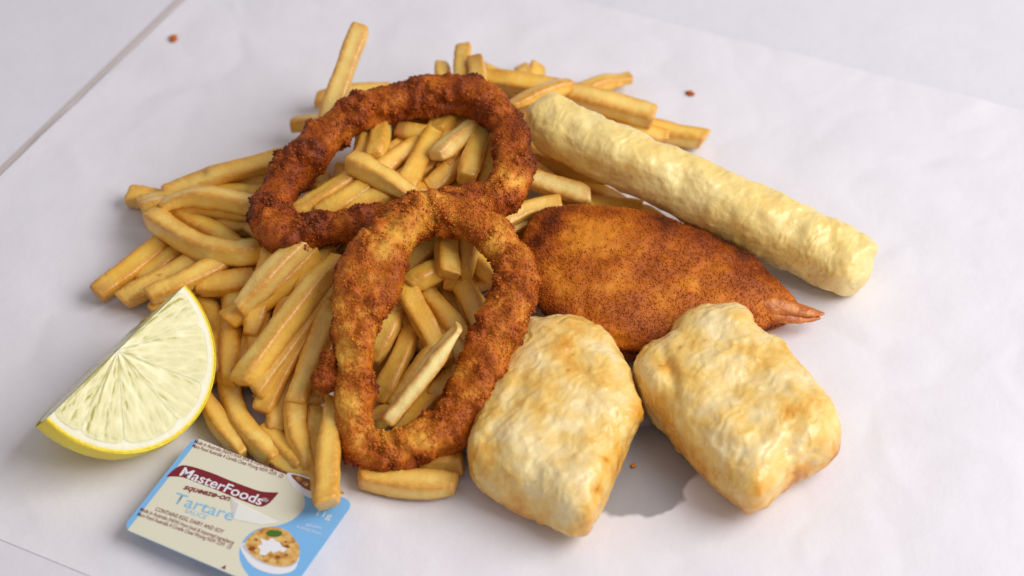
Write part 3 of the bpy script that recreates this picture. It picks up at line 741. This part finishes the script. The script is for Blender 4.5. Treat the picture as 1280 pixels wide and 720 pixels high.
def fin(pts, w0, w1, thick, seed):
    ctrl = np.array([tuple(P(*p)) for p in pts]); N, K = 40, 24
    c = catmull(ctrl, N, False); T = np.gradient(c, axis=0); T /= np.linalg.norm(T, axis=1, keepdims=True)
    S = np.cross(T, [0, 0, 1.0]); S /= np.linalg.norm(S, axis=1, keepdims=True); U = np.cross(S, T)
    s = np.linspace(0, 1, N); w = (w0 + (w1 - w0) * s) * np.sqrt(np.clip(1 - s ** 4, 0.0004, 1)); h = thick * (1 - 0.6 * s) * np.sqrt(np.clip(1 - s ** 4, 0.0004, 1))
    th = np.linspace(0, 2 * math.pi, K, endpoint=False)
    v = c[:, None] + S[:, None] * (np.cos(th)[None] * w[:, None] * MM)[..., None] + U[:, None] * (np.sin(th)[None] * h[:, None] * MM)[..., None]
    v = v.reshape(-1, 3); f = grid_faces(N, K, False, True); n = vnormals(v, f)
    v = v + n * ((0.5 * perlin(v + seed, 4, 2) + 0.22 * perlin(v + seed, 1.4, 3)) * MM)[:, None]
    return v, f.tolist() + [tuple(range((N - 1) * K, N * K))]
tv, tf = fin([(950,378,12),(985,385,10.5),(1008,390,9)], 4.4, 3.0, 3.6, 1); tail = mesh_obj('tail', tv, tf, M['tail'], root)
for pts, a, b in (([(960,380,11.5),(1005,388,10),(1031,392,8.5)], 3.8, 1.4), ([(960,390,9.5),(1000,398,8),(1025,397,7)], 3.4, 1.3)):
    tv, tf = fin(pts, a, b, 2.0, a); x = mesh_obj('tail_fin', tv, tf, M['tail']); x.parent = tail

# ------------------------------------------------------------------ battered seafood stick
def stick():
    ctrl = [(664,138,33,8.3),(700,160,31.5,9.6),(760,190,28.5,10.2),(830,222,25,10.4),(900,254,21.5,10.8),(970,286,17.5,11.2),(1030,314,14,11.5),(1086,340,12.4,11.6)]
    pos = np.array([tuple(P(a, b, z)) for a, b, z, r in ctrl]); rad = np.array([[r] for *_, r in ctrl])
    N, K = 420, 160
    c = catmull(pos, N, False); r = catmull(rad, N, False)[:, 0]
    s = np.concatenate([[0], np.cumsum(np.linalg.norm(np.diff(c, axis=0), axis=1))]) / MM
    c = c; L = s[-1]
    # rounded ends
    e0 = np.sqrt(np.clip(1 - np.clip(1 - s / 8.0, 0, 1) ** 2.2, 0, 1)); e1 = np.sqrt(np.clip(1 - np.clip(1 - (L - s) / 7.0, 0, 1) ** 2.3, 0, 1))
    r = r * np.maximum(e0 * e1, 0.002)
    T = np.gradient(c, axis=0); T /= np.linalg.norm(T, axis=1, keepdims=True)
    S = np.cross(T, [0, 0, 1.0]); S /= np.linalg.norm(S, axis=1, keepdims=True); U = np.cross(S, T)
    th = np.linspace(0, 2 * math.pi, K, endpoint=False); cs, sn = np.cos(th), np.sin(th)
    rr = (np.abs(cs) ** 2.3 + np.abs(sn) ** 2.3) ** (-1 / 2.3)
    v = c[:, None] + S[:, None] * ((cs * rr)[None] * r[:, None] * MM)[..., None] + U[:, None] * ((sn * rr)[None] * r[:, None] * MM)[..., None]
    v = v.reshape(-1, 3); f = grid_faces(N, K, False, True); n = vnormals(v, f)
    n[:K] = -T[0]; n[-K:] = T[-1]
    fn = batter_disp(9, [(800,205,16,14,0,1.4),(850,225,16,14,0,-1.2),(700,190,26,14,.4,1.0),(960,270,18,12,0.4,0.9),(1000,290,14,12,0,-0.8),(1040,345,14,30,0.4,0.8),(1088,310,8,8,0,2.0)],
        [(660,150,22,.20),(985,270,18,.16),(1030,285,18,.16),(783,212,4,.4)], [(880,260,50,.08),(1070,340,26,.18)], 0.62)
    v, tone, _ = fn(v, n, f)
    s2 = v + 3.3
    v = v + n * ((0.10 * perlin(s2, 2.4, 71) + 0.9 * perlin(s2, 8, 73) + 0.9 * perlin(s2, 17, 75) + 0.25 * (0.45 - np.abs(perlin(s2, 5, 72)))) * MM)[:, None]
    v[:K] = v[:K].mean(0); v[-K:] = v[-K:].mean(0)
    v[:, 2] = np.maximum(v[:, 2], 1.5 * MM)
    return v, f, 0.34 + (tone - 0.34) * 0.6
v, f, tn = stick()
one_mesh('battered_seafood_stick', v, f, tn, M['batter_pale'], 'long pale battered seafood stick lying behind the prawn cutlet', 'seafood stick')

# ------------------------------------------------------------------ lemon wedge
def lemon():
    C0 = np.array(P(147, 438, 33)); R = 33.6; D = 34.0
    cv = np.array(CAM) - C0; cv /= np.linalg.norm(cv)
    sr = np.array(CR) - cv * (cv @ np.array(CR)); sr /= np.linalg.norm(sr); su = np.cross(cv, sr)
    uc, wc = -0.40, -0.06
    u = math.sqrt(1 - uc * uc) * (0.713 * sr + 0.701 * su) + uc * cv
    w = 0.70 * sr - 0.713 * su + wc * cv
    w -= u * (w @ u); w /= np.linalg.norm(w)
    n = -np.cross(u, w); n /= np.linalg.norm(n)
    def W(a, b, c): return C0 + (u[None] * np.ravel(a)[:, None] + w[None] * np.ravel(b)[:, None] + n[None] * np.ravel(c)[:, None]) * MM
    root = empty('lemon_wedge', C0 * np.array([1, 1, 0]) + np.array([0, 0, 1.3 * MM]))
    tag(root, 'lemon wedge with its cut face up, beside the sauce portion', 'lemon wedge')
    # rind: quarter of an ellipsoid with a pointed nipple end
    t = NT('lemon_rind'); nz = t.noise(700, 3)
    t.col(t.ramp(t.noise(70, 3), [(0.3, (0.84, 0.62, 0.015)), (0.7, (0.90, 0.74, 0.04))])).set(Roughness=0.38).sss(0.1, (1, .7, .1), 0.003)
    vo = t.n('ShaderNodeTexVoronoi'); vo.inputs['Scale'].default_value = 650; t.l(t.obj(), vo.inputs['Vector'])
    t.bump(vo.outputs['Distance'], 0.35, 0.0006); rindm = t.m
    t = NT('lemon_pith'); t.col(t.ramp(t.noise(300, 3), [(0.3, (0.80, 0.76, 0.52)), (0.7, (0.86, 0.83, 0.64))])).set(Roughness=0.5).sss(0.3, (1, .9, .5), 0.003); t.bump(t.noise(900, 3), 0.3, 0.0005); pithm = t.m
    t = NT('lemon_pulp')
    c = t.ramp(t.attr('tone'), [(0.15, (0.40, 0.36, 0.05)), (0.5, (0.50, 0.45, 0.10)), (0.85, (0.68, 0.63, 0.29))])
    t.b.inputs['Coat Weight'].default_value = 0.6; t.b.inputs['Coat Roughness'].default_value = 0.08
    t.col(c).set(Roughness=0.22, Specular_IOR_Level=0.5).sss(0.3, (1, .9, .35), 0.003); t.bump(t.noise(700, 3), 0.22, 0.0007); pulpm = t.m
    def shell(Ro, Do, depth_from, mat, name, nA=150, nB=90):
        a = np.linspace(0, math.pi, nA); b = np.linspace(-0.20, math.pi / 2, nB)
        A, B = np.meshgrid(a, b, indexing='ij')
        rr = Ro / math.cos(0.20) * np.cos(B); dd = Do * (np.sin(B) + math.sin(0.20)) / (1 + math.sin(0.20)) + 3.0 * np.clip((np.sin(B) - 0.93) / 0.07, 0, 1) ** 1.5
        v = W(rr * np.cos(A), rr * np.sin(A), -dd - depth_from)
        nn = v - C0; nn /= np.linalg.norm(nn, axis=1, keepdims=True)
        v = v + nn * ((0.35 * perlin(v, 12, 3) + 0.06 * perlin(v, 1.6, 4)) * MM)[:, None]
        return mesh_obj(name, v, grid_faces(nA, nB, False, False).tolist(), mat, root)
    shell(R, D, 0, rindm, 'rind')
    # cut faces of the pith: face one is the half disc seen, face two the back cut along the core
    def face(fnv, nA, nR, mat, name, r0, r1, flip=False, tone=None):
        a = np.linspace(0, 1, nA); r = np.linspace(r0, r1, nR); A, B = np.meshgrid(a, r, indexing='ij')
        v = fnv(A.ravel(), B.ravel()); ff = grid_faces(nA, nR, False, False)
        return mesh_obj(name, v, (ff[:, ::-1] if flip else ff).tolist(), mat, root)
    def f1(a, r):
        th = a * math.pi; k = np.clip((r - (R - 1.6)) / 1.6, 0, 1)
        wob = 0.25 * perlin(np.stack([r * np.cos(th), r * np.sin(th), 0 * r], 1) * MM, 5, 8)
        return W(r * np.cos(th), r * np.sin(th), wob * 0 - 0.01 - 0.3 * k)
    face(f1, 160, 40, pithm, 'pith', 0.0, R - 0.55)
    def f1b(a, r):
        th = a * math.pi
        return W(r * np.cos(th), r * np.sin(th), -0.12 - 0.3 * np.clip((r - R + 0.5) / 0.9, 0, 1))
    face(f1b, 160, 6, rindm, 'rind_edge', R - 0.9, R + 0.45)
    def f2(a, r):
        th = a * math.pi
        return W(r / R * R * np.cos(th), 0 * r, -(r / R) * D * np.sin(th))
    face(f2, 120, 40, pithm, 'pith', 0.0, R - 0.15, True)
    # pulp segments of the half disc
    bounds = [0.0, 0.42, 1.10, 1.62, 2.30, 2.80, math.pi]
    for k in range(6):
        a0, a1 = bounds[k], bounds[k + 1]
        nA, nR = 90, 130
        A, B = np.meshgrid(np.linspace(0, 1, nA), np.linspace(0, 1, nR), indexing='ij'); A = A.ravel(); B = B.ravel()
        r0, r1 = 0.8, R - 2.7
        rad = r0 + (r1 - r0) * B
        gap = 0.045 / np.maximum(rad, 1.5)                      # membrane half thickness as an angle
        g0 = 0 if k == 0 else 1; g1 = 0 if k == 5 else 1
        th = (a0 + gap * g0) + (a1 - gap * g1 - a0 - gap * g0) * A
        # rounded outer corners
        ec = np.abs(A * 2 - 1); rad = r0 + (r1 - 1.5 * ec ** 5 - r0) * B
        x, y = rad * np.cos(th), rad * np.sin(th)
        # vesicles: cells stretched along the radius
        mid = (a0 + a1) / 2
        q = np.stack([(th - mid) * rad * 1.0, rad * 0.30, np.full_like(x, k * 9.1)], 1) * MM
        wv = worley(q, 1.55, 12); pn = perlin(q, 3.0, 14)
        border = smooth01(np.minimum(np.minimum(A, 1 - A) * 5, np.minimum(B * 9, (1 - B) * 12)).clip(0, 1), 0, 1)
        h = 0.03 + 0.10 + border * (0.14 + 0.22 * (0.6 - wv) + 0.10 * pn)
        streak = perlin(np.stack([(th - mid) * rad, rad * 0.07, np.full_like(x, k * 4.0)], 1) * MM, 2.2, 16)
        tone = 0.42 + 0.30 * np.maximum(0, streak) ** 1.2 + 0.55 * (wv - 0.5) + 0.15 * (1 - border) * (1 - B) + 0.4 * np.exp(-rad / 9)
        mesh_obj('segment', W(x, y, h), grid_faces(nA, nR, False, False)[:, ::-1].tolist() if False else grid_faces(nA, nR, False, False).tolist(), pulpm, root, attrs={'tone': np.clip(tone, 0, 1)})
    # one pulp segment shows on the other cut face
    for sgn in (-1, 1):
        nA, nR = 60, 60
        A, B = np.meshgrid(np.linspace(0.03, 0.97, nA), np.linspace(0.05, 0.89, nR), indexing='ij'); A = A.ravel(); B = B.ravel()
        th = A * math.pi / 2
        x = sgn * B * R * np.cos(th); d = B * D * np.sin(th)
        q = np.stack([x * 1.0, d * 0.4, 0 * x], 1) * MM; wv = worley(q, 1.8, 19)
        border = np.minimum(np.minimum(A - .03, .97 - A) * 9, np.minimum((B - .05) * 9, (.89 - B) * 9)).clip(0, 1)
        h = 0.15 + 0.4 * np.sqrt(border) + 0.4 * (0.6 - wv) * border
        ff = grid_faces(nA, nR, False, False)
        mesh_obj('segment', W(x, -h, -d), (ff[:, ::-1] if sgn > 0 else ff).tolist(), pulpm, root, attrs={'tone': np.clip(0.45 + 0.3 * (wv - .5) + 0.4 * (1 - border), 0, 1)})
lemon()

# ------------------------------------------------------------------ sauce portion
def sauce():
    LZ = 8.0
    A = np.array(P(153, 660, LZ)); B = np.array(P(243, 546, LZ)); Cc = np.array(P(446, 622, LZ))
    v = (B - A); Hh = np.linalg.norm(v) / MM; v /= np.linalg.norm(v)
    u = (Cc - B); u -= v * (u @ v); Ww = np.linalg.norm(Cc - B) / MM; u /= np.linalg.norm(u)
    if u[0] < 0: u = -u
    def W(x, y, z=0.0): return A + (u * x + v * y) * MM + np.array([0, 0, z * MM])
    def UV(px, py):
        q = (np.array(P(px, py, LZ)) - A) / MM; return q @ u, q @ v
    print('LID', Ww, Hh)
    cen = W(Ww / 2, Hh / 2)
    root = empty('sauce_portion', (cen[0], cen[1], 1.3 * MM))
    tag(root, 'squeeze portion of tartare sauce with cream and blue printed lid', 'sauce portion')
    def pm(name, c, rough=0.2):
        t = NT(name); t.col(c).set(Roughness=rough, Specular_IOR_Level=0.5); return t.m
    cream = pm('print_cream', (0.74, 0.71, 0.55)); blue = pm('print_blue', (0.20, 0.47, 0.80)); red = pm('print_red', (0.20, 0.012, 0.018))
    white = pm('print_white', (0.80, 0.80, 0.84)); lblue = pm('print_light_blue', (0.25, 0.52, 0.74)); tubm = pm('tub_plastic', (0.62, 0.63, 0.66), 0.3)
    gold = NT('print_gold'); gold.col(gold.ramp(gold.noise(420, 2), [(0.3, (0.40, 0.15, 0.025)), (0.5, (0.66, 0.36, 0.08)), (0.7, (0.76, 0.52, 0.20))])).set(Roughness=0.28); gold = gold.m
    pgold = pm('print_pale_gold', (0.74, 0.50, 0.16)); green = pm('print_green', (0.06, 0.16, 0.02)); brown = pm('print_brown', (0.26, 0.07, 0.015)); grey = pm('print_grey', (0.55, 0.55, 0.60))
    # lid: rounded slab
    def rrect(x0, y0, x1, y1, r, n=8):
        out = []
        for cx, cy, a in ((x1 - r, y0 + r, -90), (x1 - r, y1 - r, 0), (x0 + r, y1 - r, 90), (x0 + r, y0 + r, 180)):
            for k in range(n + 1):
                t = math.radians(a + 90 * k / n); out.append((cx + r * math.cos(t), cy + r * math.sin(t)))
        return out
    def slab2(name, outline, z0, z1, mat, parent):
        m = len(outline)
        vs_ = [W(x, y, z0) for x, y in outline] + [W(x, y, z1) for x, y in outline]
        fs = [tuple(range(m))[::-1], tuple(range(m, 2 * m))] + [(i, (i + 1) % m, m + (i + 1) % m, m + i) for i in range(m)]
        o = mesh_obj(name, vs_, fs, mat, smooth=False)
        o.parent = parent; o.matrix_parent_inverse = Matrix.Translation(root.location).inverted()
        return o
    lid = slab2('lid', rrect(0, 0, Ww, Hh, 3.2), -0.45, 0, blue, root)
    # two shallow tubs under the lid
    for x0, x1 in ((4, Ww / 2 - 2), (Ww / 2 + 2, Ww - 4)):
        top = rrect(x0, 4, x1, Hh - 4, 4); bot = rrect(x0 + 3, 7, x1 - 3, Hh - 7, 3); m = len(top)
        vs_ = [W(x, y, -0.5) for x, y in top] + [W(x, y, -(LZ - 1.5)) for x, y in bot]
        fs = [tuple(range(m)), tuple(range(m, 2 * m))[::-1]] + [(i, m + i, m + (i + 1) % m, (i + 1) % m) for i in range(m)]
        mesh_obj('tub', vs_, fs, tubm, root, smooth=False)
    def flat(name, pts_uv, z, mat, parent=lid, label=None):
        vs_ = [W(x, y, z) for x, y in pts_uv]
        o = mesh_obj(name, vs_, [tuple(range(len(vs_)))], mat, smooth=False)
        # make it face up
        if o.data.polygons[0].normal.z < 0: o.data.flip_normals()
        o.parent = parent
        return o
    def zpx(zx, zy): return UV(140 + zx / 3.79, 530 + zy / 3.79)
    def cz(pts, n=60, closed=True): return [tuple(q) for q in catmull([zpx(*p) for p in pts], n, closed)]
    # cream panel with its wavy right border
    right = [tuple(q) for q in catmull([zpx(828, 225), zpx(848, 262), zpx(905, 335), zpx(910, 395), zpx(860, 450), zpx(790, 480), zpx(700, 495), zpx(640, 530), zpx(605, 590), zpx(610, 660), zpx(650, 725), zpx(690, 780)], 60, False)]
    xb = 1.9
    t0 = (right[0][0] - 0.2, Hh - 0.02); b0 = (right[-1][0], 0.02)
    pts = [(xb, Hh - .02), t0] + [q for q in right if 0.1 < q[1] < Hh - 0.1] + [b0, (xb, 0.02)]
    flat('cream_panel', pts, 0.03, cream)
    # red banner
    top = [zpx(258, 250), zpx(285, 222), zpx(315, 202), zpx(345, 196), zpx(400, 208), zpx(480, 235), zpx(560, 268), zpx(640, 298), zpx(710, 320), zpx(790, 325)]
    bot = [zpx(790, 325), zpx(765, 355), zpx(735, 382), zpx(700, 392), zpx(640, 372), zpx(560, 340), zpx(480, 307), zpx(400, 277), zpx(330, 252), zpx(258, 250)]
    ban = [tuple(q) for q in catmull(top, 40, False)] + [tuple(q) for q in catmull(bot, 40, False)][1:-1]
    flat('brand_banner', ban, 0.06, red)
    def text(body, x, y, h, length, mat, z=0.09, bold=0.0, shear=0.0, rot=0.0, name='lettering'):
        cu = bpy.data.curves.new(name, 'FONT'); cu.body = body; cu.size = 1.0; cu.offset = bold; cu.shear = shear
        ob = bpy.data.objects.new(name, cu); COL.objects.link(ob)
        dg = bpy.context.evaluated_depsgraph_get()
        me = bpy.data.meshes.new_from_object(ob.evaluated_get(dg))
        bpy.data.objects.remove(ob, do_unlink=True)
        co = np.array([vv.co[:] for vv in me.vertices]); co[:, 0] -= co[:, 0].min()
        sx = length / co[:, 0].max(); sy = h / 0.70
        ca, sa = math.cos(rot), math.sin(rot)
        X = co[:, 0] * sx; Y = co[:, 1] * sy
        for vv, a, b in zip(me.vertices, X * ca - Y * sa, X * sa + Y * ca): vv.co = W(x + a, y + b, z)
        me.materials.clear(); me.materials.append(mat); me.update()
        o = bpy.data.objects.new(name, me); COL.objects.link(o)
        o.parent = lid
        return o
    def textz(body, z0, z1, capz, mat, **kw):
        """baseline from z0 to z1 (lid print coordinates), capz: cap height as a print vector length"""
        a = np.array(zpx(*z0)); b = np.array(zpx(*z1)); d = b - a
        text(body, a[0], a[1], capz, np.linalg.norm(d), mat, rot=math.atan2(d[1], d[0]), **kw)
    textz('MasterFoods', (318, 243), (702, 386), 3.7, white, bold=0.012, z=0.10)
    textz('®', (708, 362), (734, 372), 1.3, white, z=0.10)
    textz('squeeze-on', (336, 308), (556, 366), 2.3, red, bold=0.03, shear=0.25)
    textz('Tartare', (280, 372), (566, 460), 4.4, lblue, bold=0.005)
    textz('SAUCE', (342, 418), (442, 452), 1.7, lblue)
    textz('CONTAINS EGG, DAIRY AND SOY', (202, 410), (524, 520), 1.5, red, bold=0.012)
    textz('Made in Australia (NSW) from local & imported ingredients', (131, 411), (574, 572), 1.45, red, bold=0.008)
    textz('Mars Food Australia 4 Corella Close Wyong NSW 2259.  (2)', (118, 433), (562, 592), 1.45, red, bold=0.008)
    textz('Made in Australia (NSW) from local & imported ingredients', (388, 89), (824, 238), 1.45, red, bold=0.008)
    textz('Mars Food Australia 4 Corella Close Wyong NSW 2259.  (2)', (378, 109), (806, 256), 1.45, red, bold=0.008)
    textz('11g', (968, 432), (1034, 452), 2.4, white)
    textz('SERVING', (915, 482), (990, 500), 0.9, white)
    textz('SUGGESTION', (872, 490), (985, 526), 0.9, white)
    flat('print_mark', [zpx(515, 682), zpx(540, 668), zpx(536, 690)], 0.06, red)
    # printed picture of a bowl of golden rings with a dollop of sauce
    def bowl(cx, cy, s, full=True):
        def z(x, y): return (cx + x * s, cy + y * s)
        flat('bowl_print', cz([z(-155, -25), z(-135, 50), z(-85, 100), z(-10, 128), z(60, 130), z(110, 112), z(130, 80), z(130, 30), z(0, -20)]), 0.055, white)
        flat('bowl_print', cz([z(-148, -20), z(-120, 30), z(-60, 72), z(20, 95), z(90, 95), z(128, 72), z(135, 30), z(120, 0), z(0, -30)]), 0.075, grey)
        flat('rings_print', cz([z(-138, -30), z(-105, -70), z(-60, -100), z(0, -110), z(70, -95), z(115, -50), z(142, 0), z(130, 60), z(80, 90), z(10, 88), z(-60, 62), z(-115, 22)]), 0.09, gold)
        r2 = random.Random(4)
        for k in range(26):
            a = k * 0.77; x, y = 98 * math.cos(a) * r2.uniform(.7, 1.1), -10 + 72 * math.sin(a) * r2.uniform(.7, 1.1)
            p = r2.uniform(9, 24)
            flat('rings_print', cz([z(x - p, y), z(x, y - p * .6), z(x + p, y + 3), z(x, y + p * .55)], 16), 0.10 + 0.0004 * k, (brown, gold, pgold)[k % 3])
        if full:
            flat('sauce_print', cz([z(-64, 30), z(-60, 8), z(-72, -12), z(-50, -22), z(-58, -50), z(-20, -40), z(0, -52), z(22, -36), z(40, -30), z(52, -10), z(76, 2), z(58, 20), z(36, 12), z(8, 24), z(-8, 14), z(-36, 36)]), 0.115, white)
            flat('parsley_print', cz([z(-30, -82), z(0, -95), z(48, -86), z(44, -64), z(8, -58), z(-22, -66)]), 0.125, green)
    bowl(758, 590, 0.92)
    # second printed bowl in the upper right corner, cut by the lid's edge
    flat('bowl_print', [p for p in cz([(836, 232), (845, 275), (880, 320), (930, 348), (985, 358), (1030, 350), (1080, 325), (960, 262)])], 0.055, white)
    flat('rings_print', cz([(856, 240), (875, 275), (920, 310), (980, 325), (1050, 322), (1095, 322), (1000, 285)]), 0.08, brown)
    for x, y in ((885, 262), (915, 285), (1085, 325)):
        flat('rings_print', cz([(x - 14, y - 6), (x, y - 12), (x + 16, y + 2), (x + 2, y + 10)], 16), 0.095, gold)
    # moulded squeeze spout: a low clear ridge
    t = NT('spout_plastic'); t.col((0.80, 0.80, 0.74)).set(Roughness=0.2)
    a, b, c_, d_ = zpx(560, 352), zpx(802, 468), zpx(705, 478), zpx(575, 452)
    apex0 = zpx(592, 352); 
    vs_ = [W(*a, 0.13), W(*b, 0.13), W(*c_, 0.13), W(*d_, 0.13), W(*zpx(600, 388), 0.9), W(*zpx(745, 455), 0.5)]
    o = mesh_obj('spout', vs_, [(0, 4, 5, 1), (1, 5, 2), (3, 2, 5, 4), (0, 3, 4)], t.m, lid, smooth=False)
    o.matrix_parent_inverse = Matrix.Identity(4)
sauce()

# ------------------------------------------------------------------ loose crumbs on the paper
def crumb(px, py, size, label, seed):
    c = np.array(P(px, py, 1.6)); n1, n2 = 14, 10
    A, B = np.meshgrid(np.linspace(0, 2 * math.pi, n1, endpoint=False), np.linspace(0.02, math.pi - 0.02, n2), indexing='ij'); A = A.ravel(); B = B.ravel()
    d = np.stack([np.sin(B) * np.cos(A) * 1.4, np.sin(B) * np.sin(A), np.cos(B) * 0.7], 1)
    v = d * size * MM * (1 + 0.5 * perlin(d * MM * 3 + seed, 2.0, seed))[:, None]
    ang = seed * 1.3; R = np.array([[math.cos(ang), -math.sin(ang), 0], [math.sin(ang), math.cos(ang), 0], [0, 0, 1]])
    o = mesh_obj('crumb', v @ R.T, grid_faces(n1, n2, True, False)[:, ::-1].tolist(), M['crumb'], attrs={'tone': np.full(len(v), 0.32 + 0.1 * (seed % 3))})
    o.location = c
    tag(o, label, 'crumb', 'loose crumbs on the paper')
for i, (x, y, s, l) in enumerate([
    (217, 48, 1.5, 'golden crumb alone on the paper at the upper left'),
    (863, 117, 1.2, 'brown crumb on the paper above the battered stick'),
    (792, 582, 0.75, 'orange crumb on the grease stain between the fish pieces'),
    (922, 222, 0.8, 'small brown crumb just above the middle of the stick'),
    (887, 208, 0.6, 'speck of crumb right of the farthest right chip')]):
    crumb(x, y, s, l, i + 1)
